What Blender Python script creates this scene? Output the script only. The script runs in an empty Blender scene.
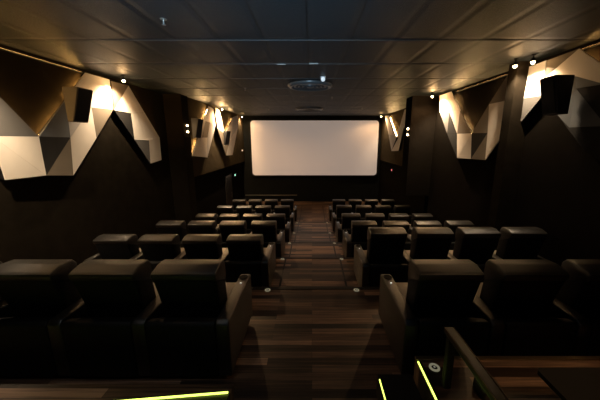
import bpy, bmesh, math, random
from mathutils import Vector, Matrix
C = bpy.context.scene.collection
random.seed(4)
PI = math.pi
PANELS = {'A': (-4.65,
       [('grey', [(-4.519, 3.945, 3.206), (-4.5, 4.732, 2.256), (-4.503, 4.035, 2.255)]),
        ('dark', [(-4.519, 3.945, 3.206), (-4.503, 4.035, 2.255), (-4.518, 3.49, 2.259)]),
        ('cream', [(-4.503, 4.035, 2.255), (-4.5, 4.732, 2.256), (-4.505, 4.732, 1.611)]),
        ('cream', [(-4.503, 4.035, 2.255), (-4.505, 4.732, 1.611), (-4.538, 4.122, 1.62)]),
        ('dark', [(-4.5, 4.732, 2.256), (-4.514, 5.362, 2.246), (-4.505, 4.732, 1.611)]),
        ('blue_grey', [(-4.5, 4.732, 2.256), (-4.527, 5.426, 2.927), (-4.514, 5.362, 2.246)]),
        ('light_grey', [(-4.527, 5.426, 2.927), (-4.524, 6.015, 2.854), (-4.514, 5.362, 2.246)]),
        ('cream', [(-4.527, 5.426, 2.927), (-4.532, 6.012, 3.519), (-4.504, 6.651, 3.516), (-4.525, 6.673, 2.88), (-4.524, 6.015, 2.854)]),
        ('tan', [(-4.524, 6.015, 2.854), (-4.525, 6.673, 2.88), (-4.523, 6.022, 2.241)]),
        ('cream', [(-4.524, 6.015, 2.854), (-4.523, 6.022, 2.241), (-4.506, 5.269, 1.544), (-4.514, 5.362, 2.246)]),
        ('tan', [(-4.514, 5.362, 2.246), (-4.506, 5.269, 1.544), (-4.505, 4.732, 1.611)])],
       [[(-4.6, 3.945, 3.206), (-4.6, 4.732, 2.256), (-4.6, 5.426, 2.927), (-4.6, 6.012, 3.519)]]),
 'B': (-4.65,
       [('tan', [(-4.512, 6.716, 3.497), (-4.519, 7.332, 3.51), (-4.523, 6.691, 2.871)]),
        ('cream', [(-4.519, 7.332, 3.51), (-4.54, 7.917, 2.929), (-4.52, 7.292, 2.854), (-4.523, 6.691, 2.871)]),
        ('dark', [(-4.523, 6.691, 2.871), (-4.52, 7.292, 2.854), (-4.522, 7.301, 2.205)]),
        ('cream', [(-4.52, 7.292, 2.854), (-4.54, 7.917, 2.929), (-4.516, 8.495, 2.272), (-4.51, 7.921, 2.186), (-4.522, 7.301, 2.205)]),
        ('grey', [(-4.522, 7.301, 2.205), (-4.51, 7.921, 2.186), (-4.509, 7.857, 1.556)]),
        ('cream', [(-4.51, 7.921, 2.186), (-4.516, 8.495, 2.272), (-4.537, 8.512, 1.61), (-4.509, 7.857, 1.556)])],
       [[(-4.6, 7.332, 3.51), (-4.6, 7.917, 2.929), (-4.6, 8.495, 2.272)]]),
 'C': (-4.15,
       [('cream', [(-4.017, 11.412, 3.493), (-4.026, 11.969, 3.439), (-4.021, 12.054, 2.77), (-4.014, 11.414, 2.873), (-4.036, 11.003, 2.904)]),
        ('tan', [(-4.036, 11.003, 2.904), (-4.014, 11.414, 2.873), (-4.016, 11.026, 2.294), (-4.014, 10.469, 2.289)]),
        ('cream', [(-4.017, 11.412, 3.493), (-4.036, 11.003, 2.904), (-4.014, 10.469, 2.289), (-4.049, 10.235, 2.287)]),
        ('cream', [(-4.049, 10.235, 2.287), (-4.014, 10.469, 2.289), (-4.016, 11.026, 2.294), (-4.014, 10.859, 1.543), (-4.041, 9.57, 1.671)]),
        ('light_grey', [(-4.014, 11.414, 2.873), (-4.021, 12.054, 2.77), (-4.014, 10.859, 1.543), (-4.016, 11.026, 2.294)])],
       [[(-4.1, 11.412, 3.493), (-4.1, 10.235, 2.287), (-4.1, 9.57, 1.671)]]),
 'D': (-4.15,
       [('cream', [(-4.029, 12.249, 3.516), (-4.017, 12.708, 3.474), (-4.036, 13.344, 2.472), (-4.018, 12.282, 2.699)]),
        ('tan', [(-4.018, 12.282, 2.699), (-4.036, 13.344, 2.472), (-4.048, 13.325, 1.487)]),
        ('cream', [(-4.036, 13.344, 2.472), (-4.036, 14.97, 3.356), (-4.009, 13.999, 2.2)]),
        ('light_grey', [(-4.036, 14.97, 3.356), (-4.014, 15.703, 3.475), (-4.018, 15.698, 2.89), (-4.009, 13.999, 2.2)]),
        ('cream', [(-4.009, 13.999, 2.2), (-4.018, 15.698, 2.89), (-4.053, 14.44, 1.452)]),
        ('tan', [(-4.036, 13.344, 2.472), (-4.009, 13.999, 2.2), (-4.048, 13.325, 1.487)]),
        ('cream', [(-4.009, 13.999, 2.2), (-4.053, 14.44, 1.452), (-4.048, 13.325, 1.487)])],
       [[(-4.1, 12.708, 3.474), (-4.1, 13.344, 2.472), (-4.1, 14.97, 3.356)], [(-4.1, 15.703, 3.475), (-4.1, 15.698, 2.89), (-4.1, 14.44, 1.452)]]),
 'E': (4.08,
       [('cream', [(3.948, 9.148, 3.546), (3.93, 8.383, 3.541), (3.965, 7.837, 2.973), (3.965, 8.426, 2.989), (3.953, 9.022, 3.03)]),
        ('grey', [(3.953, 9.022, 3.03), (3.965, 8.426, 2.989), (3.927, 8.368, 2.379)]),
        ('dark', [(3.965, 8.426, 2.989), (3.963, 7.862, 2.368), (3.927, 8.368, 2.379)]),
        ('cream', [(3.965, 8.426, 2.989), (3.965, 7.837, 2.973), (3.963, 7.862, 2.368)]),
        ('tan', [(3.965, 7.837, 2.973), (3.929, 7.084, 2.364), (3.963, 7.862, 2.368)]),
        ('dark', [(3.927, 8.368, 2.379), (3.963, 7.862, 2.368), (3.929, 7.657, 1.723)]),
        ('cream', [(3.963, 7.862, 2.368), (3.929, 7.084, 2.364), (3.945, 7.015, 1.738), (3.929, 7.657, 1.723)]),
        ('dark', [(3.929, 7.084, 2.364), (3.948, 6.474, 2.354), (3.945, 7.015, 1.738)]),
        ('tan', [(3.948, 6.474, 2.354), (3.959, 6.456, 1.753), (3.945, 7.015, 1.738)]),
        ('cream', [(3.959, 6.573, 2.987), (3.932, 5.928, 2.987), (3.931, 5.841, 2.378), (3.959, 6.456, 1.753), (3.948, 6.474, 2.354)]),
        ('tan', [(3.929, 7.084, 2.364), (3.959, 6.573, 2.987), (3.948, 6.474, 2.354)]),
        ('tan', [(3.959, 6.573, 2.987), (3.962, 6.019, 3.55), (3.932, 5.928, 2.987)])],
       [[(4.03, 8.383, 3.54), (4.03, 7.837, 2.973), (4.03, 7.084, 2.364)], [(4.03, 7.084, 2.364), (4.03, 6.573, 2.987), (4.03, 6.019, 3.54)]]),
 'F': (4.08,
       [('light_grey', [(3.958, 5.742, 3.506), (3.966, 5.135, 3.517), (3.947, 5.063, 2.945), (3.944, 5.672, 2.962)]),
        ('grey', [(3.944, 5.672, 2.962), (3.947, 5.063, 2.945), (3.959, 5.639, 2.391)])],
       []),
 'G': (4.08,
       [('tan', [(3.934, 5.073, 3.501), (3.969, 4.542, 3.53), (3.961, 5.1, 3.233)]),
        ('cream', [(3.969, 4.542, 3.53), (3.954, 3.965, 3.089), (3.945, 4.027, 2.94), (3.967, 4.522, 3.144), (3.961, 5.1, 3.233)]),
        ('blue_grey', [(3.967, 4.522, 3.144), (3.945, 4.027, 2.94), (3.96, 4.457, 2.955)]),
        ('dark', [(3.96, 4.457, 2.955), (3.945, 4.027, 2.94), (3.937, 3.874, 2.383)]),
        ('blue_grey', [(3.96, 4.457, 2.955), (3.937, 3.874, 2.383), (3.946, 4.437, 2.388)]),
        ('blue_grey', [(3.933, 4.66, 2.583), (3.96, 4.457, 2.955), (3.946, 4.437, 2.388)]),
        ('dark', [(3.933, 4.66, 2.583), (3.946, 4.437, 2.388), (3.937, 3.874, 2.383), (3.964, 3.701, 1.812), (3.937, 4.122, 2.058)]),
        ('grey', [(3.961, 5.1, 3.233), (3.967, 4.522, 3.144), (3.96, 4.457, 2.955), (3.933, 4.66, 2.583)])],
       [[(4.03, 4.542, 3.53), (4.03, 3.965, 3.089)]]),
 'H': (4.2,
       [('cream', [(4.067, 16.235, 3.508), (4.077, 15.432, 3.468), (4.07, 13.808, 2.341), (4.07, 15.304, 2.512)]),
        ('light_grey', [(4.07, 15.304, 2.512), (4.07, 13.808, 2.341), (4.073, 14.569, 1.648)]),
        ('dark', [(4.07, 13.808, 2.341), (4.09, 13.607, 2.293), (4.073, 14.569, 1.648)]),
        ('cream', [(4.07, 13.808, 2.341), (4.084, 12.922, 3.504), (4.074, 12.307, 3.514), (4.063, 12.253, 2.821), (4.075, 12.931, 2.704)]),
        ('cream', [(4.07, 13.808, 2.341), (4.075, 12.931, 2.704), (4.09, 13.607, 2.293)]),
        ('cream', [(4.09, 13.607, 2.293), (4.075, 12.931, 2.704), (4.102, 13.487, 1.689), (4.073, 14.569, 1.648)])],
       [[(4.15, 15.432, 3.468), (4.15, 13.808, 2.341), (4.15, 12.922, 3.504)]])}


# ---------------------------------------------------------------- materials
def new_mat(name):
    m = bpy.data.materials.new(name); m.use_nodes = True
    nt = m.node_tree; b = nt.nodes['Principled BSDF']
    return m, nt, b
def plain(name, col, rough=.6, metal=0., spec=.5, noise=0., nscale=40., bump=0., bscale=200.):
    m, nt, b = new_mat(name)
    b.inputs['Base Color'].default_value = (*col, 1)
    b.inputs['Roughness'].default_value = rough
    b.inputs['Metallic'].default_value = metal
    b.inputs['Specular IOR Level'].default_value = spec
    tc = nt.nodes.new('ShaderNodeTexCoord')
    if noise:
        n = nt.nodes.new('ShaderNodeTexNoise'); n.inputs['Scale'].default_value = nscale; n.inputs['Detail'].default_value = 4
        nt.links.new(tc.outputs['Object'], n.inputs['Vector'])
        mx = nt.nodes.new('ShaderNodeMix'); mx.data_type = 'RGBA'
        mx.inputs[6].default_value = (*[c*(1-noise) for c in col], 1)
        mx.inputs[7].default_value = (*[c*(1+noise) for c in col], 1)
        nt.links.new(n.outputs['Fac'], mx.inputs[0]); nt.links.new(mx.outputs[2], b.inputs['Base Color'])
    if bump:
        n2 = nt.nodes.new('ShaderNodeTexNoise'); n2.inputs['Scale'].default_value = bscale; n2.inputs['Detail'].default_value = 3
        nt.links.new(tc.outputs['Object'], n2.inputs['Vector'])
        bp = nt.nodes.new('ShaderNodeBump'); bp.inputs['Strength'].default_value = bump; bp.inputs['Distance'].default_value = .01
        nt.links.new(n2.outputs['Fac'], bp.inputs['Height']); nt.links.new(bp.outputs['Normal'], b.inputs['Normal'])
    return m
def emit(name, col, strength, base=(.8, .8, .8)):
    m, nt, b = new_mat(name)
    b.inputs['Base Color'].default_value = (*base, 1)
    b.inputs['Emission Color'].default_value = (*col, 1)
    b.inputs['Emission Strength'].default_value = strength
    return m

WARM = (1., .60, .24)
M = {
 'leather': plain('black_leather', (.009, .0078, .0065), .37, spec=.75, noise=.3, nscale=30, bump=.25, bscale=260),
 'leather_matt': plain('black_leather_back', (.0045, .0045, .0045), .6, spec=.25, noise=.3, nscale=20, bump=.2, bscale=200),
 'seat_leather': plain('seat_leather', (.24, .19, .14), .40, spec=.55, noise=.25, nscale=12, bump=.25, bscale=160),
 'plastic': plain('black_plastic', (.008, .008, .008), .35),
 'hole': plain('cup_well', (.002, .002, .002), .7, spec=.1),
 'wall': plain('dark_carpet_wall', (.013, .0105, .0075), .95, spec=.0, noise=.45, nscale=5, bump=.6, bscale=120),
 'wall_black': plain('black_fabric_wall', (.006, .005, .004), .95, spec=.0, noise=.3, nscale=8, bump=.3, bscale=120),
 'front': plain('front_masking', (.009, .010, .010), .9, spec=.0, noise=.25, nscale=3),
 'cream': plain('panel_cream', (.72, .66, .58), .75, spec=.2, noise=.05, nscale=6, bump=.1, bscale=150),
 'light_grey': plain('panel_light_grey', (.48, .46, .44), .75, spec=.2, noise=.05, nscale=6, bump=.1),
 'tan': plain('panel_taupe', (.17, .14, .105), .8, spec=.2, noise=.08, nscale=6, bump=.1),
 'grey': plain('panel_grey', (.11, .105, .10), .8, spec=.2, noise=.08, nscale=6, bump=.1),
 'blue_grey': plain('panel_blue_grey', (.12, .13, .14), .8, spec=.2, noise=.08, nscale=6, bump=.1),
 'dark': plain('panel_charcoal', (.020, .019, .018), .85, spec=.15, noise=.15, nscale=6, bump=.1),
 'backing': plain('panel_backing', (.01, .01, .01), .9, spec=.1),
 'led_warm': emit('warm_led', (1., .52, .14), 230.),
 'led_far': emit('warm_led_strong', (1., .60, .24), 700.),
 'wall_lit': plain('fabric_wall_lit_tone', (.045, .035, .022), .95, spec=.0, noise=.3, nscale=5, bump=.5, bscale=120),  # far upper walls: lamp glow put into a lighter base colour
 'led_cove': emit('warm_cove_led', (1., .50, .15), 5.),
 'led_green': emit('yellow_green_led', (.75, 1., .12), 3.),
 'bulb': emit('warm_bulb', (1., .72, .38), 60.),
 'bulb_small': emit('sconce_bulb', (1., .70, .38), 30.),
 'button': emit('button_light', (.75, .88, 1.), .9),
 'marker': emit('marker_lens', (.9, .9, .7), .12),
 'green_sign': emit('green_sign_light', (.45, 1., .75), .9),
 'red_lamp': emit('red_lamp_light', (1., .12, .2), 1.1),
 'dome': emit('white_dome', (.8, .9, 1.), .5),
 'metal_black': plain('black_metal', (.004, .004, .004), .6, spec=.2),
 'metal': plain('dull_metal', (.30, .29, .27), .38, metal=.9),
 'brass': plain('nosing_metal', (.40, .30, .18), .35, metal=.9),
 'edge': plain('dark_trim_metal', (.02, .018, .016), .4, metal=.5),
 'vent': plain('vent_paint', (.07, .075, .08), .35, metal=.2),
 'runner': plain('ceiling_runner', (.04, .043, .046), .5, metal=.3),
 'rail': plain('black_rail', (.003, .003, .003), .35, spec=.35),
 'lip': plain('rail_edge', (.10, .07, .045), .4, metal=.4),
 'grille': plain('speaker_grille', (.008, .008, .009), .8, spec=.2, bump=.6, bscale=600),
 'cabinet': plain('speaker_cabinet', (.11, .095, .075), .6),
 'cabinet_black': plain('speaker_cabinet_black', (.012, .012, .012), .6),
 'table': plain('table_top', (.005, .0045, .004), .7, spec=.15, noise=.3, nscale=20),
 'white': plain('white_plastic', (.7, .7, .7), .5),
}

def wood_mat():
    m, nt, b = new_mat('dark_plank_floor')
    tc = nt.nodes.new('ShaderNodeTexCoord')
    br = nt.nodes.new('ShaderNodeTexBrick')
    br.inputs['Scale'].default_value = 1.; br.inputs['Brick Width'].default_value = 1.22; br.inputs['Row Height'].default_value = .092
    br.inputs['Mortar Size'].default_value = .0015; br.inputs['Mortar Smooth'].default_value = .1; br.inputs['Bias'].default_value = 0
    br.inputs['Color1'].default_value = (0, 0, 0, 1); br.inputs['Color2'].default_value = (1, 1, 1, 1); br.inputs['Mortar'].default_value = (0, 0, 0, 1)
    br.offset = .37; br.offset_frequency = 2
    nt.links.new(tc.outputs['Object'], br.inputs['Vector'])
    mp = nt.nodes.new('ShaderNodeMapping'); mp.inputs['Scale'].default_value = (1.0, 32, 1)
    nt.links.new(tc.outputs['Object'], mp.inputs['Vector'])
    gr = nt.nodes.new('ShaderNodeTexNoise'); gr.inputs['Scale'].default_value = 1.3; gr.inputs['Detail'].default_value = 6; gr.inputs['Roughness'].default_value = .65
    nt.links.new(mp.outputs[0], gr.inputs['Vector'])
    ad = nt.nodes.new('ShaderNodeMath'); ad.operation = 'MULTIPLY_ADD'; ad.inputs[1].default_value = .38
    nt.links.new(br.outputs['Color'], ad.inputs[0])
    m2 = nt.nodes.new('ShaderNodeMath'); m2.operation = 'MULTIPLY'; m2.inputs[1].default_value = .62
    nt.links.new(gr.outputs['Fac'], m2.inputs[0]); nt.links.new(m2.outputs[0], ad.inputs[2])
    cr = nt.nodes.new('ShaderNodeValToRGB')
    e = cr.color_ramp.elements
    e[0].position = .30; e[0].color = (.010, .007, .005, 1)
    e[1].position = .74; e[1].color = (.42, .26, .17, 1)
    k = e.new(.42); k.color = (.034, .021, .014, 1)
    k = e.new(.60); k.color = (.16, .098, .065, 1)
    nt.links.new(ad.outputs[0], cr.inputs[0]); nt.links.new(cr.outputs[0], b.inputs['Base Color'])
    b.inputs['Roughness'].default_value = .38
    bp = nt.nodes.new('ShaderNodeBump'); bp.inputs['Strength'].default_value = .15; bp.inputs['Distance'].default_value = .004
    nt.links.new(gr.outputs['Fac'], bp.inputs['Height']); nt.links.new(bp.outputs['Normal'], b.inputs['Normal'])
    return m
M['wood'] = wood_mat()

def ceiling_mat():
    m, nt, b = new_mat('black_ceiling_tiles')
    tc = nt.nodes.new('ShaderNodeTexCoord')
    mp = nt.nodes.new('ShaderNodeMapping'); mp.inputs['Location'].default_value = (.06, -.53, 0)
    nt.links.new(tc.outputs['Object'], mp.inputs['Vector'])
    def brick(size, smooth):
        br = nt.nodes.new('ShaderNodeTexBrick'); br.offset = 0; br.offset_frequency = 1
        br.inputs['Scale'].default_value = 1.; br.inputs['Brick Width'].default_value = .62; br.inputs['Row Height'].default_value = 1.28
        br.inputs['Mortar Size'].default_value = size; br.inputs['Mortar Smooth'].default_value = smooth
        br.inputs['Color1'].default_value = (.8, .8, .8, 1); br.inputs['Color2'].default_value = (1, 1, 1, 1); br.inputs['Mortar'].default_value = (.35, .35, .35, 1)
        nt.links.new(mp.outputs[0], br.inputs['Vector'])
        return br
    b1 = brick(.014, .1)
    b2 = brick(.09, 1.)
    n = nt.nodes.new('ShaderNodeTexNoise'); n.inputs['Scale'].default_value = 55; n.inputs['Detail'].default_value = 5
    nt.links.new(tc.outputs['Object'], n.inputs['Vector'])
    cr = nt.nodes.new('ShaderNodeValToRGB'); e = cr.color_ramp.elements
    e[0].position = .35; e[0].color = (.0035, .0060, .0078, 1); e[1].position = .7; e[1].color = (.012, .019, .0235, 1)
    nt.links.new(n.outputs['Fac'], cr.inputs[0])
    mx = nt.nodes.new('ShaderNodeMix'); mx.data_type = 'RGBA'; mx.blend_type = 'MULTIPLY'; mx.inputs[0].default_value = 1
    nt.links.new(cr.outputs[0], mx.inputs[6]); nt.links.new(b1.outputs['Color'], mx.inputs[7]); nt.links.new(mx.outputs[2], b.inputs['Base Color'])
    b.inputs['Roughness'].default_value = .55; b.inputs['Specular IOR Level'].default_value = .22
    ad = nt.nodes.new('ShaderNodeMath'); ad.operation = 'MULTIPLY_ADD'; ad.inputs[1].default_value = -1.
    nt.links.new(b2.outputs['Fac'], ad.inputs[0])
    ms = nt.nodes.new('ShaderNodeMath'); ms.operation = 'MULTIPLY'; ms.inputs[1].default_value = .5
    nt.links.new(n.outputs['Fac'], ms.inputs[0]); nt.links.new(ms.outputs[0], ad.inputs[2])
    bp = nt.nodes.new('ShaderNodeBump'); bp.inputs['Strength'].default_value = .5; bp.inputs['Distance'].default_value = .02
    nt.links.new(ad.outputs[0], bp.inputs['Height']); nt.links.new(bp.outputs['Normal'], b.inputs['Normal'])
    return m
M['ceiling'] = ceiling_mat()

# ---------------------------------------------------------------- mesh helpers
def link(name, bm, mat, parent=None, loc=None, smooth=False):
    me = bpy.data.meshes.new(name); bm.normal_update(); bm.to_mesh(me); bm.free()
    for mm in (mat if isinstance(mat, (list, tuple)) else [mat]): me.materials.append(mm)
    if smooth:
        for p in me.polygons: p.use_smooth = True
    o = bpy.data.objects.new(name, me); C.objects.link(o)
    if parent: o.parent = parent
    if loc: o.location = loc
    return o
def add_box(bm, x0, x1, y0, y1, z0, z1, bev=0., seg=2):
    r = bmesh.ops.create_cube(bm, size=1.)
    vs = r['verts']
    for v in vs:
        v.co = Vector(((x0+x1)/2+v.co.x*(x1-x0), (y0+y1)/2+v.co.y*(y1-y0), (z0+z1)/2+v.co.z*(z1-z0)))
    if bev:
        es = list({e for v in vs for e in v.link_edges})
        bmesh.ops.bevel(bm, geom=es, offset=bev, segments=seg, affect='EDGES', profile=.5)
def box(x0, x1, y0, y1, z0, z1, bev=0., seg=2):
    bm = bmesh.new(); add_box(bm, x0, x1, y0, y1, z0, z1, bev, seg); return bm
def add_prism(bm, pts, d):          # pts: list of 3-D points of one outline, d: extrusion vector
    a = [bm.verts.new(p) for p in pts]; b = [bm.verts.new(Vector(p)+Vector(d)) for p in pts]
    bm.faces.new(a); bm.faces.new(b[::-1])
    n = len(a)
    for i in range(n): bm.faces.new((a[i], b[i], b[(i+1) % n], a[(i+1) % n]))
def fix(bm): bmesh.ops.recalc_face_normals(bm, faces=bm.faces); return bm
def add_cyl(bm, c, r, h, axis='Z', seg=20, r2=None):
    m = {'Z': Matrix(), 'X': Matrix.Rotation(PI/2, 4, 'Y'), 'Y': Matrix.Rotation(PI/2, 4, 'X')}[axis]
    bmesh.ops.create_cone(bm, cap_ends=True, segments=seg, radius1=r, radius2=r if r2 is None else r2, depth=h, matrix=Matrix.Translation(c) @ m)
def cyl(c, r, h, axis='Z', seg=20, r2=None):
    bm = bmesh.new(); add_cyl(bm, c, r, h, axis, seg, r2); return bm
def tube(pts, r, seg=6):
    bm = bmesh.new()
    for a, b in zip(pts, pts[1:]):
        a, b = Vector(a), Vector(b); d = b-a
        q = d.to_track_quat('Z', 'Y').to_matrix().to_4x4()
        bmesh.ops.create_cone(bm, cap_ends=True, segments=seg, radius1=r, radius2=r, depth=d.length, matrix=Matrix.Translation((a+b)/2) @ q)
    return bm
def lathe(prof, seg=24, c=(0, 0, 0)):
    bm = bmesh.new(); rings = []
    for r, z in prof:
        rings.append([bm.verts.new((c[0]+r*math.cos(2*PI*i/seg), c[1]+r*math.sin(2*PI*i/seg), c[2]+z)) for i in range(seg)])
    for a, b in zip(rings, rings[1:]):
        for i in range(seg): bm.faces.new((a[i], a[(i+1) % seg], b[(i+1) % seg], b[i]))
    return fix(bm)
def thing(name, label, cat, loc=(0, 0, 0), group=None):
    o = bpy.data.objects.new(name, None); C.objects.link(o); o.location = loc
    o.empty_display_size = .1
    o['label'] = label; o['category'] = cat
    if group: o['group'] = group
    return o
def tag(o, label, cat, group=None):
    o['label'] = label; o['category'] = cat
    if group: o['group'] = group
    return o
def struct(name, bm, mat, parent=None):
    o = link(name, bm, mat, parent); o['kind'] = 'structure'; return o
def dup(root, loc, label=None, group=None):
    r = root.copy(); C.objects.link(r); r.location = loc
    if label: r['label'] = label
    if group: r['group'] = group
    kids = {}
    for ch in list(root.children):
        c = ch.copy(); C.objects.link(c); c.parent = r
        for g in ch.children:
            d = g.copy(); C.objects.link(d); d.parent = c
    return r

# ---------------------------------------------------------------- the room
H = 3.6
XL, XR, XLF, XRF = -4.65, 4.08, -4.15, 4.20
YB, YF = -3.2, 17.4
LV = [(1, 3.91, 0.), (3.91, 5.97, -.42), (5.97, 7.95, -.80), (7.95, 10.05, -1.20), (10.05, 12.05, -1.40), (12.05, YF, -1.62)]
bm = bmesh.new()
for y0, y1, z in LV: add_box(bm, -4.9, 4.6, y0 if y0 > 1 else YB, y1, -2.0, z)
for (y0, y1, z), (_, _, zn) in zip(LV, LV[1:]):     # half steps in the aisle
    add_box(bm, -.76, .76, y1, y1+.27, zn-.05, (z+zn)/2-.02)
struct('floor', bm, M['wood'])
struct('ceiling', box(-4.9, 4.6, YB, YF, H, H+.1), M['ceiling'])
struct('wall_left', box(-4.9, XL, YB, 9.2, 0-1.7, H), M['wall'])
bm = bmesh.new(); add_box(bm, -4.9, XLF, 9.7, YF, .92, H)
struct('wall_left_far', bm, M['wall_lit'])
struct('wall_left_lower', box(-4.9, XLF-.12, 9.7, YF, -1.7, .92), M['wall_black'])
struct('pillar_left', box(-4.9, -4.095, 9.2, 9.68, -1.7, H), M['wall'])
struct('wall_right', box(XR, 4.6, YB, 9.6, -1.7, H), M['wall_black'])
struct('pillar_right', box(3.27, 4.6, 9.6, 10.2, .3, H), M['wall_black'])
struct('wall_right_far', box(XRF, 4.6, 10.2, YF, 1.0, H), M['wall_lit'])
struct('wall_right_lower', box(XRF, 4.6, 10.2, YF, -1.7, 1.0), M['wall_black'])
struct('wall_front', box(-4.9, 4.6, YF, YF+.2, -1.9, H), M['front'])
struct('wall_rear', box(-4.9, 4.6, YB-.2, YB, -1.9, H), M['wall'])
# slim batten between the right wall panels
struct('trim_1', box(3.75, XR, 5.50, 5.74, .0, H), M['wall'])
# raised rear platform, right and left, with steps
bm = bmesh.new(); add_box(bm, .87, XR, YB, 2.03, 0, .4); add_box(bm, -.6, .87, YB, 1.2, 0, .4)
struct('floor_platform_right', bm, M['wood'])
bm = bmesh.new(); add_box(bm, .57, .87, 1.2, 2.07, 0, .2)
struct('floor_step_right', bm, M['edge'])
bm = bmesh.new(); add_box(bm, -4.65, -.66, 1.2, 1.97, 0, .2)
struct('floor_step_left', bm, M['wood'])
bm = bmesh.new(); add_prism(bm, [(-4.65, YB, 0), (-.6, YB, 0), (-.6, 1.70, 0), (-1.5, 1.615, 0), (-4.65, 1.31, 0)], (0, 0, .4))
struct('floor_platform_left', fix(bm), M['edge'])
# platform and step nosings
struct('trim_2', box(.87, XR, 2.005, 2.045, .395, .412, .004), M['brass'])
k = 3
for y0, y1, z in LV[:-1]:
    struct('trim_%d' % k, box(-4.1 if k > 3 else -4.5, 4.0, y1-.07, y1+.004, z-.03, z+.006, .003), M['edge']); k += 1
for i, (y0, y1, z) in enumerate(LV[1:]):
    for x in (-.59, .63):
        ya = y0+.28; yb = min(y1-.06, 16.2)
        struct('trim_%d' % k, box(x-.018, x+.018, ya, yb, z, z+.006), M['edge']); k += 1
struct('trim_%d' % k, box(-4.2, -.95, YF-.08, YF, -1.24, -1.18), M['metal']); k += 1
# cove light ledges below the ceiling
for (x0, x1, y0, y1) in ((XL, XL+.05, -1., 6.05), (XR-.05, XR, 5.78, 8.3), (XR-.05, XR, -1, 4.9)):
    s = 1 if x0 < 0 else -1
    t = thing('cove_light', 'thin warm light strip along the top of the %s' % ('left wall beside the large notched panel' if x0 < 0 else ('right wall beyond the slim batten' if y0 > 5 else 'right wall nearest the camera')), 'light strip', ((x0+x1)/2, y0, H-.07), 'warm light strips under the ceiling')
    o = link('ledge', box(-.025, .025, 0, y1-y0, -.012, .0), M['edge'], t)
    xe = 0
    link('led_strip', box(xe-.006, xe+.006, 0, y1-y0, .001, .007), M['led_cove'], t)

# screen
def rounded(w, h, r, n=6):
    pts = []
    for cx, cz, a0 in ((w/2-r, h/2-r, 0), (-w/2+r, h/2-r, 90), (-w/2+r, -h/2+r, 180), (w/2-r, -h/2+r, 270)):
        for i in range(n+1):
            a = math.radians(a0+90*i/n); pts.append((cx+r*math.cos(a), cz+r*math.sin(a)))
    return pts
sc = thing('cinema_screen', 'wide pale cinema screen with rounded corners on the front wall', 'screen', (.155, 17.28, 1.70))
W_, H_ = 7.66, 3.27
bm = bmesh.new(); add_prism(bm, [(x, 0, z) for x, z in rounded(W_, H_, .18)], (0, .04, 0))
def screen_mat():
    m, nt, b = new_mat('screen_surface')
    b.inputs['Base Color'].default_value = (.60, .56, .53, 1); b.inputs['Roughness'].default_value = .9
    b.inputs['Emission Color'].default_value = (1., .83, .74, 1); b.inputs['Emission Strength'].default_value = .22  # weak glow stands in for projector light falling on the surface
    return m
M['screen'] = screen_mat()
link('screen_surface', fix(bm), M['screen'], sc)
bm = bmesh.new(); o_ = rounded(W_+.16, H_+.16, .24); i_ = rounded(W_, H_, .18)
va = [bm.verts.new((x, -.03, z)) for x, z in o_]; vb = [bm.verts.new((x, -.03, z)) for x, z in i_]
vc = [bm.verts.new((x, .1, z)) for x, z in o_]; vd = [bm.verts.new((x, .02, z)) for x, z in i_]
n = len(va)
for i in range(n):
    j = (i+1) % n
    bm.faces.new((va[i], va[j], vb[j], vb[i])); bm.faces.new((va[i], vc[i], vc[j], va[j])); bm.faces.new((vb[i], vb[j], vd[j], vd[i]))
link('frame', fix(bm), M['backing'], sc)

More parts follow.
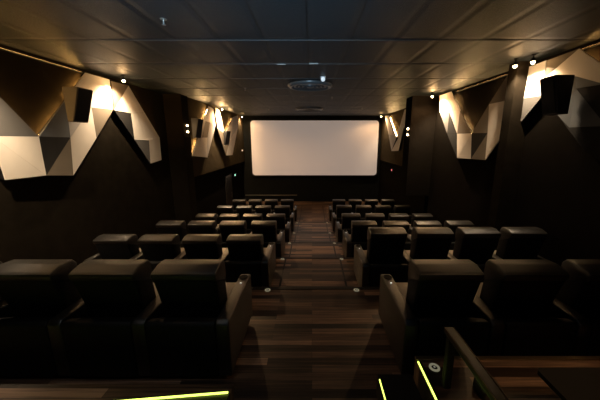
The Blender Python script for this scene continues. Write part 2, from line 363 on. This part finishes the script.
# ---------------------------------------------------------------- faceted wall panels
LAB = {
 'A': 'large faceted wall panel nearest on the left, white and grey triangles with a deep V notch',
 'B': 'narrow faceted panel of white and taupe triangles just before the left pillar',
 'C': 'tall slanting cream faceted panel beside the sconce beyond the left pillar',
 'D': 'V shaped cream faceted panel on the left wall, closest to the screen',
 'E': 'faceted panel of cream, taupe and charcoal triangles on the right wall, notched top, before the right pillar',
 'F': 'pale grey panel with a charcoal triangle beneath, next to the slim batten on the right wall',
 'G': 'faceted cream, charcoal and blue grey panel behind the black speaker on the right wall',
 'H': 'small V shaped cream faceted panel on the right wall, closest to the screen',
}
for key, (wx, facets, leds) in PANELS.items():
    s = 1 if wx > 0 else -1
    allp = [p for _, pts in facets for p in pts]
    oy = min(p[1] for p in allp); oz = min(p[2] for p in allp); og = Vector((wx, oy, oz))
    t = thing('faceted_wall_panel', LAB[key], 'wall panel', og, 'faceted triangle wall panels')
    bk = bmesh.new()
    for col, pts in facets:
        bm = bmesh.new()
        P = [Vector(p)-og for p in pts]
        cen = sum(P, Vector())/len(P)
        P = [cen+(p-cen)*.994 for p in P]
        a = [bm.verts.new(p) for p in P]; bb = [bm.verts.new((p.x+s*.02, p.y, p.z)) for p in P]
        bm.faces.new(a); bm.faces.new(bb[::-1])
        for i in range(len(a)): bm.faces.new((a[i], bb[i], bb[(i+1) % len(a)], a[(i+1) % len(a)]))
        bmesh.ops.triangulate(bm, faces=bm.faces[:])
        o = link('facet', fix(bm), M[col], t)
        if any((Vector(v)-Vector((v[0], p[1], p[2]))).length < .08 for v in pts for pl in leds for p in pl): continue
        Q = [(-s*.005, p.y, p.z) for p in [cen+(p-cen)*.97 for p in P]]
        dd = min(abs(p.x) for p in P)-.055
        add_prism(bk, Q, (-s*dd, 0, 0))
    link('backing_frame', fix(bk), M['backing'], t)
    for pl in leds:
        for p, q in zip(pl, pl[1:]):
            P_, Q_ = Vector((0, p[1]-oy, p[2]-oz)), Vector((0, q[1]-oy, q[2]-oz))
            best = None
            for col, pts in facets:
                ds = sorted(min((Vector((0, v[1]-oy, v[2]-oz))-e_).length for v in pts) for e_ in (P_, Q_))
                if ds[1] < .08:
                    best = sum((Vector((0, v[1]-oy, v[2]-oz)) for v in pts), Vector())/len(pts)
            d = (Q_-P_).normalized(); nrm = Vector((0, -d.z, d.y))
            if best is None: continue
            if (best-P_).dot(nrm) < 0: nrm = -nrm
            vx = [v[0]-wx for col, pts in facets for v in pts for w_ in (p, q) if math.hypot(v[1]-w_[1], v[2]-w_[2]) < .08]
            xs = -s*.06
            ins = .055 if key in 'ABG' else .085
            a = P_+nrm*ins+d*ins*1.3; b = Q_+nrm*ins-d*ins*1.3
            link('led_strip', tube([(xs, a.y, a.z), (xs, b.y, b.z)], .004), M['led_warm' if key in 'ABFG' else 'led_far'], t)
            a = P_+nrm*(ins+.013)+d*.03; b = Q_+nrm*(ins+.013)-d*.03; e_ = nrm*.012
            ch = bmesh.new(); add_prism(ch, [(0, a.y, a.z), (0, b.y, b.z), (0, b.y+e_.y, b.z+e_.z), (0, a.y+e_.y, a.z+e_.z)], (-s*.07, 0, 0))
            link('led_channel', fix(ch), M['backing'], t)

# ---------------------------------------------------------------- recliners
def rounded_slab(x0, x1, prof_pts, bev=.03, seg=3):     # prof_pts: (y, z) outline
    bm = bmesh.new(); add_prism(bm, [(x0, y, z) for y, z in prof_pts], (x1-x0, 0, 0)); fix(bm)
    bmesh.ops.bevel(bm, geom=bm.edges[:], offset=bev, segments=seg, affect='EDGES', profile=.5)
    return bm
def armrest(parent, xa, xb):
    prof = [(-.19, .04), (.76, .06), (.76, .60), (.70, .615), (-.15, .615), (-.19, .58)]
    a = link('armrest', rounded_slab(xa, xb, prof, .018), M['leather'], parent, smooth=True)
    xc = (xa+xb)/2
    link('cup_holder', lathe([(.050, .0), (.054, .006), (.046, .008), (.042, .0015), (.0, .0015)], 20, (xc, .64, .6155)), [M['metal_black']], a)
    link('cup_well', lathe([(.042, .003), (.0, .0035)], 20, (xc, .64, .6155)), M['hole'], a)
    bt = link('control_button', cyl((xc+.0, .50, .619), .010, .006, seg=10), M['button'], a)
    return a
def taper(bm):
    for v in bm.verts: v.co.x *= .94+.06*min(1, max(0, (v.co.z-.2)/.65))
    return bm
def make_recliner():
    t = thing('recliner_seat', 'black leather cinema recliner', 'seat', (0, 0, 0))
    link('base', box(-.315, .315, .02, .62, .03, .30, .02), M['leather_matt'], t)
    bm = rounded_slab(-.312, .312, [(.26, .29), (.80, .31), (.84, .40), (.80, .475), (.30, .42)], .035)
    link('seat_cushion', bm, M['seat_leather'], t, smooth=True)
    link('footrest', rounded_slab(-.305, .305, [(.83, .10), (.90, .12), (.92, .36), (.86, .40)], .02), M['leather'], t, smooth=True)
    link('rear_panel', rounded_slab(-.312, .312, [(-.188, .03), (-.190, .57), (-.165, .60), (-.10, .585), (.14, .44), (.14, .03)], .012), M['leather_matt'], t, smooth=True)
    # backrest
    bm = bmesh.new()
    prof = [(.12, .30), (.08, .56), (-.03, .94), (-.015, .995), (.08, 1.02), (.19, 1.015), (.24, .97), (.26, .84), (.31, .55), (.33, .30)]
    bkt = link('backrest', taper(rounded_slab(-.295, .295, prof, .025)), M['leather_matt'], t, smooth=True)
    link('headrest', rounded_slab(-.300, .300, [(.02, .90), (-.028, .925), (-.046, .985), (-.025, 1.005), (.10, 1.038), (.22, 1.033), (.262, .98), (.272, .84), (.24, .80)], .016), M['leather'], bkt, smooth=True)
    for sx in (-1, 1):
        link('foot', box(sx*.26-.03, sx*.26+.03, .05, .12, 0, .032), M['plastic'], t)
    return t
proto = make_recliner()
# row: y of the back, floor z, back-height scale left and right
ROWS = [(2.40, 0., 1., 1.), (4.60, -.42, .93, 1.0), (6.52, -.80, 1., 1.0), (8.78, -1.20, .98, .99), (10.80, -1.40, .985, 1.0), (12.98, -1.62, 1., 1.0)]
rown = ['in the back row nearest the camera', 'in the second row from the camera', 'in the third row from the camera', 'in the fourth row from the camera', 'in the fifth row from the camera', 'in the front row nearest the screen']
ordn = ['on the aisle', 'second from the aisle', 'third from the aisle', 'nearest the side wall']
first = True
arms = {}
for ri, (y, z, sl, sr) in enumerate(ROWS):
    for side in (-1, 1):
        for k_ in range(4):
            sp = .755 if side < 0 and ri == 0 else (.765 if side < 0 else .78)
            x = -1.185-sp*k_ if side < 0 else 1.285+sp*k_
            yy = y-(.13 if (ri == 1 and side > 0) else 0)
            lab = 'black leather recliner %s, %s side, %s' % (rown[ri], 'left' if side < 0 else 'right', ordn[k_])
            if first: r = proto; first = False; r.location = (x, yy, z); r['label'] = lab; r['group'] = 'black leather recliners in rows'
            else: r = dup(BASE, (x, yy, z), lab, 'black leather recliners in rows')
            if ri == 0 and side < 0 and k_ == 0:
                BASE = r
            # armrests: the aisle seat carries both, the others the outer one
            sg = side
            hw = sp/2
            def arm_at(xa, xb, key):
                if key not in arms: arms[key] = armrest(r, xa, xb)
                else:
                    a = arms[key].copy(); C.objects.link(a); a.parent = r
                    for g in arms[key].children:
                        d = g.copy(); C.objects.link(d); d.parent = a
            r['_pending'] = 0
            REC = (r, side, k_, sp, sl if side < 0 else sr)
            arms.setdefault('todo', []).append(REC)
todo = arms.pop('todo')
meshes = {}
for r, side, k_, sp, sc_ in todo:
    del r['_pending']
    # outer arm (towards the wall); skipped where the seat meets the wall
    spans = []
    c = sp/2
    if k_ == 0: spans.append((-side*(c+.062), -side*(c-.062)))
    if k_ < 3: spans.append((side*(c-.062), side*(c+.062)))
    else: spans.append((side*(c-.062), side*(c+.03)))
    for a_, b_ in spans:
        xa, xb = min(a_, b_), max(a_, b_)
        key = (round(xa, 3), round(xb, 3))
        if key not in meshes: meshes[key] = armrest(r, xa, xb)
        else:
            a = meshes[key].copy(); C.objects.link(a); a.parent = r
            for g in meshes[key].children:
                d = g.copy(); C.objects.link(d); d.parent = a
    for ch in r.children:
        if ch.name.startswith('backrest'):
            ch.scale = (1, 1, sc_)
            if side > 0 and abs(r.location.z+.42) < .01: ch.scale = (1.02, 1, 1.10)

# ---------------------------------------------------------------- aisle markers
def marker(loc, label, group='small round aisle markers'):
    t = thing('aisle_light', label, 'aisle light', loc, group)
    link('ring', lathe([(.042, 0), (.042, .006), (.038, .009), (.026, .009), (.024, .004), (.024, .001)], 24), M['metal_m'], t)
    link('lens', lathe([(.022, .002), (.014, .006), (0, .007)], 16), M['edge'], t)
    link('core', lathe([(.009, .0065), (.008, .009), (0, .0095)], 10), M['marker'], t)
    return t
M['metal_m'] = emit('marker_ring', (1., .95, .65), .14, (.5, .47, .35))
mk0 = None
sidew = {-1: 'left', 1: 'right'}
stepn = ['nearest aisle step edge', 'second aisle step edge', 'third aisle step edge', 'fourth aisle step edge', 'fifth aisle step edge']
for i, (y0, y1, z) in enumerate(LV[:-1]):
    for s in (-1, 1):
        lb = 'small round metal light on the %s, %s side of the aisle' % (stepn[i], sidew[s])
        loc = (s*.665, y1-.09, z)
        if mk0 is None: mk0 = marker(loc, lb)
        else: dup(mk0, loc, lb)
dup(mk0, (.99, 1.93, .4), 'round ring light set in the wooden platform beside the handrail post')
# step edge lights
t = thing('step_light', 'glowing yellow green strip on the dark platform edge at lower left', 'light strip', (-.61, 1.695, .402), 'yellow green step lights')
link('led_strip', tube([(0, 0, .006), (-.89, -.085, .006), (-4., -.385, .006)], .007), M['led_green'], t)
link('channel', tube([(0, .016, .003), (-.89, -.069, .003), (-4., -.369, .003)], .006), M['edge'], t)
t = thing('step_light', 'glowing yellow green strip on the edge of the lower step, right of the aisle', 'light strip', (.575, 1.22, .202), 'yellow green step lights')
link('led_strip', box(-.004, .004, 0, .79, 0, .008), M['led_green'], t); link('channel', box(.006, .02, 0, .8, 0, .006), M['edge'], t)
t = thing('step_light', 'glowing yellow green strip between the lower step and the ring light', 'light strip', (.878, 1.22, .402), 'yellow green step lights')
link('led_strip', box(-.005, .005, 0, .765, 0, .008), M['led_green'], t); link('channel', box(.008, .022, 0, .77, 0, .006), M['edge'], t)

# handrail on the platform
t = thing('handrail', 'black metal handrail on a post at the edge of the right platform', 'handrail', (1.0, 1.78, .4))
link('post', box(-.026, .026, -.05, .0, 0, .43, .006), M['metal_black'], t)
tr_ = link('top_rail', box(-.036, .036, -1.6, .03, .42, .465, .012, 3), M['rail'], t)
for sx in (-1, 1): link('rail_lip', box(sx*.034-.002, sx*.034+.002, -1.58, .02, .455, .468, .001), M['lip'], tr_)
link('post', box(-.026, .026, -1.5, -1.45, 0, .43, .006), M['metal_black'], t)
t = thing('floor_box', 'small black box on the wooden platform between handrail and table', 'box', (1.28, 1.70, .4))
link('housing', box(-.075, .075, -.07, .07, 0, .075, .012), M['plastic'], t)
link('socket_lid', box(-.05, .05, -.05, .05, .075, .082, .003), M['metal_black'], t)
t = thing('side_table', 'dark rounded table top cut by the lower right corner of the photo', 'table', (1.92, 1.22, .4))
bm = bmesh.new(); add_prism(bm, [(x, y, .325) for x, y in rounded(.94, .66, .035, 5)], (0, 0, .03)); fix(bm)
link('table_top', bm, M['table'], t)
link('pedestal', lathe([(.035, .02), (.035, .325)], 16), M['metal_black'], t)
link('foot_plate', lathe([(0, 0), (.2, 0), (.2, .012), (.05, .03), (.0, .03)], 24), M['metal_black'], t)

# ---------------------------------------------------------------- speakers
def speaker(loc, yw, prof, side, label, cab, nm='wall_speaker'):
    # prof: x offsets from the wall: (top_front, bottom_front), heights
    t = thing(nm, label, 'speaker', loc, 'wall speakers')
    tf, bf, h = prof
    s = side
    bm = bmesh.new(); add_prism(bm, [(0, 0, 0), (0, 0, h), (s*tf, 0, h), (s*bf, 0, 0)], (0, yw, 0)); fix(bm)
    bmesh.ops.bevel(bm, geom=bm.edges[:], offset=.008, segments=1, affect='EDGES')
    link('cabinet', bm, cab, t)
    g = bmesh.new(); add_prism(g, [(s*(bf+.006), .02, .02), (s*(tf+.003), .02, h-.02), (s*(tf+.014), .02, h-.02), (s*(bf+.016), .02, .02)], (0, yw-.04, 0))
    link('grille', fix(g), M['grille'], t)
    link('wall_bracket', box(min(-s*.05, 0), max(-s*.05, 0), yw*.35, yw*.65, h*.3, h*.7), M['plastic'], t)
    return t
speaker((-4.37, 5.19, 2.52), .35, (.28, .10, .59), 1, 'wedge shaped speaker with black grille on the near left wall panel', M['cabinet'])
speaker((3.83, 4.36, 2.58), .29, (.29, .16, .55), -1, 'all black wedge speaker in front of the near right wall panel', M['cabinet_black'])
speaker((-4.06, 9.75, 2.26), .45, (.24, .10, .66), 1, 'small wedge speaker beside the sconce beyond the left pillar', M['cabinet'])
speaker((-3.90, 12.66, 1.98), .55, (.17, .05, .62), 1, 'small black speaker on the left wall panel nearest the screen', M['cabinet_black'])
speaker((4.15, 11.6, 2.30), .42, (.28, .12, .50), -1, 'small black speaker on the right wall just past the right pillar', M['cabinet_black'])

# ---------------------------------------------------------------- lamps
KS, KP = 9., .30
KW = .72
def spot_lamp(x, y, label, power, aimx, wide=1.):
    t = thing('ceiling_spotlight', label, 'spotlight', (x, y, H), 'small ceiling spotlights along the walls')
    link('canopy', lathe([(.0, -.012), (.035, -.012), (.035, 0)], 16), M['metal_black'], t)
    link('stem', cyl((0, 0, -.04), .008, .07), M['metal_black'], t)
    link('lamp_head', lathe([(.0, -.055), (.028, -.058), (.034, -.075), (.036, -.11), (.030, -.112), (.030, -.10)], 16), M['metal_black'], t)
    bm = bmesh.new(); bmesh.ops.create_uvsphere(bm, u_segments=12, v_segments=8, radius=.030, matrix=Matrix.Translation((0, 0, -.118)))
    link('bulb', bm, M['bulb'], t, smooth=True)
    ld = bpy.data.lights.new('spot_lamp', 'SPOT'); ld.energy = power*KS; ld.color = (1., .76, .50); ld.shadow_soft_size = .03
    ld.spot_size = math.radians(118); ld.spot_blend = .7
    lo = bpy.data.objects.new('spot_lamp', ld); C.objects.link(lo); lo.location = (x, y, H-.17); lo.rotation_euler = (0, math.radians(aimx), 0)
    ld = bpy.data.lights.new('spot_lamp_wide', 'SPOT'); ld.energy = power*KW*wide; ld.color = (1., .58, .27); ld.shadow_soft_size = .03
    ld.spot_size = math.radians(170); ld.spot_blend = .4
    lo = bpy.data.objects.new('spot_lamp_wide', ld); C.objects.link(lo); lo.location = (x, y, H-.17)
    ld = bpy.data.lights.new('spot_lamp_spill', 'POINT'); ld.energy = power*KP; ld.color = (1., .56, .22); ld.shadow_soft_size = .03
    lo = bpy.data.objects.new('spot_lamp_spill', ld); C.objects.link(lo); lo.location = (x, y, H-.17)
    return t
SP = [(-4.16, 6.6, 'left ceiling spotlight above the two nearest wall panels', 30, 1.5),
      (-3.84, 12.5, 'left ceiling spotlight between the two far cream panels', 90, 7.),
      (-3.98, 16.6, 'left ceiling spotlight in the corner beside the screen', 14, 7.),
      (3.85, 16.2, 'right ceiling spotlight in the corner beside the screen', 18, 7.),
      (3.62, 8.9, 'right ceiling spotlight at the near edge of the right pillar', 60, 3.2),
      (3.60, 5.35, 'right ceiling spotlight in front of the slim batten, farther of the near pair', 20, .7),
      (3.72, 5.10, 'right ceiling spotlight above the pale grey panel, nearer of the near pair', 6)]
for x, y, lb, pw, *wd in SP: spot_lamp(x, y, lb, pw, 24 if x < 0 else -24, *wd)
spot_lamp(-4.0, 3.3, 'left ceiling spotlight over the back row, just outside the photo', 65, 24, .15)
def extra_point(x, y, z, pw, col=(1., .66, .34), r=.05):
    ld = bpy.data.lights.new('downlight_lamp', 'POINT'); ld.energy = pw; ld.color = col; ld.shadow_soft_size = r
    lo = bpy.data.objects.new('downlight_lamp', ld); C.objects.link(lo); lo.location = (x, y, z)
# sconces
def sconce(x, y, z, axis, label):
    t = thing('wall_sconce', label, 'wall lamp', (x, y, z), 'two-bulb sconces on the pillars')
    g = 1 if axis == 'L' else -1
    link('back_plate', box(min(0, g*.012), max(0, g*.012), -.03, .03, -.16, .16), M['metal_black'], t)
    dx, dy = g*.04, 0
    link('body', cyl((dx, dy, 0), .032, .10), M['metal_black'], t)
    for s in (-1, 1):
        bm = bmesh.new(); bmesh.ops.create_uvsphere(bm, u_segments=10, v_segments=8, radius=.028, matrix=Matrix.Translation((dx, dy, s*.10)))
        link('bulb', bm, M['bulb_small'], t, smooth=True)
    return t
sconce(-4.095, 9.40, 2.56, 'L', 'two-bulb sconce on the left pillar beside the small speaker')
sconce(3.27, 9.72, 2.47, 'X', 'two-bulb sconce on the edge of the right pillar')
extra_point(-3.97, 9.40, 2.56, 2.2); extra_point(3.13, 9.72, 2.47, 1.5)

# ceiling fittings
def diffuser(x, y, r, label):
    t = thing('ceiling_vent', label, 'air vent', (x, y, H), 'round ceiling air vents')
    link('outer_ring', lathe([(r, 0), (r, -.03), (r*.93, -.07), (r*.84, -.075), (r*.82, -.03), (r*.8, -.01)], 40), M['vent'], t, smooth=True)
    for q in (.68, .5, .32):
        link('inner_ring', lathe([(r*q, -.01), (r*(q+.06), -.05), (r*(q+.03), -.06), (r*(q-.04), -.02)], 36), M['vent'], t, smooth=True)
    link('hub', lathe([(0, -.07), (r*.14, -.065), (r*.17, -.02)], 24), M['vent'], t, smooth=True)
    return t
diffuser(-.05, 7.75, .58, 'larger looking round ceiling vent beside the white dome, nearer the camera')
diffuser(-.12, 13.3, .62, 'round ceiling vent farther away, just before the screen')
bm = bmesh.new(); bmesh.ops.create_uvsphere(bm, u_segments=16, v_segments=10, radius=.05, matrix=Matrix.Translation((0, 0, -.05)))
t = thing('smoke_detector', 'small white dome on the ceiling just before the round vent', 'detector', (.25, 6.8, H))
link('dome', bm, M['dome'], t, smooth=True); link('base_ring', lathe([(0, -.012), (.06, -.012), (.065, 0)], 20), M['white'], t)
def sprinkler(x, y, label):
    t = thing('ceiling_sprinkler', label, 'sprinkler', (x, y, H), 'ceiling sprinkler heads')
    link('escutcheon', lathe([(0, -.012), (.03, -.01), (.04, 0)], 16), M['metal'], t)
    link('pipe', cyl((0, 0, -.035), .010, .05, seg=10), M['metal'], t)
    link('deflector', cyl((0, 0, -.062), .024, .005, seg=12), M['metal'], t)
    return t
sp0 = sprinkler(-1.76, 3.69, 'bright metal sprinkler on the ceiling nearest the camera, left')
for x, y, l in ((-1.84, 8.18, 'ceiling sprinkler left of the nearer round vent'), (.67, 9.83, 'ceiling sprinkler just right of and beyond the nearer vent'),
                (2.24, 13.1, 'ceiling sprinkler far right before the screen'), (-1.99, 13.5, 'ceiling sprinkler far left before the screen')):
    dup(sp0, (x, y, H), l)
for x, y, l in ((-.58, 5.69, 'short metal clip on the ceiling tile line, left one'), (.03, 5.65, 'short metal clip on the ceiling tile line, right one')):
    t = tag(link('ceiling_clip', box(-.085, .085, -.012, .012, -.012, 0, .003), M['metal'], None, (x, y, H)), l, 'clip', 'metal ceiling clips')
for i in range(-3, 10):      # metal cross runners between the ceiling tiles
    y = 4.40+1.28*i
    struct('trim_%d' % k, box(-4.6, 4.05, y-.006, y+.006, H-.006, H), M['runner']); k += 1
# low on the far walls: green exit sign left, small red lamp right
t = thing('exit_sign', 'tiny green glowing sign low on the far left wall', 'sign', (XLF-.12, 15.3, .25))
link('housing', box(0, .05, -.13, .13, 0, .14, .006), M['plastic'], t); link('lit_face', box(.05, .054, -.11, .11, .02, .12), M['green_sign'], t)
t = thing('red_wall_lamp', 'tiny red glowing lamp low on the far right wall', 'sign', (XRF, 14.6, .60))
link('housing', box(-.05, 0, -.09, .09, 0, .12, .006), M['plastic'], t); link('lit_face', box(-.054, -.05, -.07, .07, .02, .10), M['red_lamp'], t)
t = thing('wall_sensor', 'tiny white sensor on the left wall beside the screen', 'sensor', (XLF, 16.8, 1.55))
link('housing', box(0, .05, -.05, .05, 0, .09, .006), M['white'], t); link('lens', box(.05, .056, -.03, .03, .02, .07), M['button'], t)
# side exit door recess, far left
dr = struct('door_1', box(XLF-.12, XLF-.07, 13.6, 14.5, -1.62, .45), M['edge'])
link('door_handle', box(XLF-.07, XLF-.03, 14.38, 14.42, -.75, -.45, .004), M['metal'], dr)
link('door_frame', box(XLF-.12, XLF-.055, 14.5, 14.58, -1.62, .5), M['frame_red'] if 'frame_red' in M else M['edge'], dr)

# added glowing pane and unseen uplight, made up for the cool ceiling tone
t = struct('added_glow_pane_1', box(-.9, .9, YB, YB+.05, 2.5, 2.95), emit('added_cool_glow', (.55, .75, 1.), 1.))
ld = bpy.data.lights.new('added_cool_uplight', 'SPOT'); ld.energy = 4200; ld.color = (.50, .78, 1.); ld.shadow_soft_size = .2; ld.spot_size = math.radians(58); ld.spot_blend = 1.
lo = bpy.data.objects.new('added_cool_uplight', ld); C.objects.link(lo); lo.location = (-.6, -1.6, 1.6)
lo.rotation_euler = (Vector((-.7, 1.5, H))-Vector((-.6, -1.6, 1.6))).to_track_quat('-Z', 'Y').to_euler()
# warm ceiling lamp over the rear row, just outside the photo
t = thing('ceiling_downlight', 'recessed ceiling downlight over the rear platform', 'ceiling light', (2.0, .5, H))
link('trim_ring', lathe([(.05, -.002), (.07, -.012), (.08, 0)], 20), M['metal_black'], t)
link('lens', cyl((0, 0, -.006), .05, .008), M['led_cove'], t)
ld = bpy.data.lights.new('downlight_lamp', 'SPOT'); ld.energy = 150; ld.color = (1., .58, .26); ld.spot_size = math.radians(52); ld.spot_blend = .7; ld.shadow_soft_size = .05
lo = bpy.data.objects.new('downlight_lamp', ld); C.objects.link(lo); lo.location = (2.0, .5, H-.03); lo.rotation_euler = (math.radians(6), 0, 0)
t = thing('ceiling_downlight', 'added unseen downlight over the left rear steps', 'ceiling light', (-1.6, 1.3, H))  # low downlight added to brighten the floor behind the left seats
link('trim_ring', lathe([(.05, -.002), (.07, -.012), (.08, 0)], 20), M['metal_black'], t)
link('lens', cyl((0, 0, -.006), .05, .008), M['led_cove'], t)
ld = bpy.data.lights.new('downlight_lamp', 'SPOT'); ld.energy = 22; ld.color = (1., .85, .7); ld.spot_size = math.radians(58); ld.spot_blend = .7; ld.shadow_soft_size = .05
lo = bpy.data.objects.new('downlight_lamp', ld); C.objects.link(lo); lo.location = (-1.6, 1.3, H-.03); lo.rotation_euler = (math.radians(9), 0, 0)

# recessed warm downlights over the seating
for x, y, pw in DOWN if 'DOWN' in globals() else []:
    pass

w = bpy.data.worlds.new('World'); bpy.context.scene.world = w; w.use_nodes = True
w.node_tree.nodes['Background'].inputs[0].default_value = (.0, .0, .0, 1)

cd = bpy.data.cameras.new('Camera'); cam = bpy.data.objects.new('Camera', cd); C.objects.link(cam)
cam.location = (0, 0, 2.2); cam.rotation_euler = (math.radians(90)-math.atan(60/280), 0, 0)
cd.sensor_width = 36; cd.lens = 280/600*36; cd.shift_x = -.02; cd.clip_start = .05
S = bpy.context.scene; S.camera = cam
S.view_settings.view_transform = 'Standard'; S.view_settings.look = 'None'; S.view_settings.gamma = 1; S.view_settings.exposure = 0
S.cycles.use_denoising = True
S.cycles.max_bounces = 8; S.cycles.diffuse_bounces = 5
S.cycles.use_light_tree = True
S.cycles.sample_clamp_indirect = 6
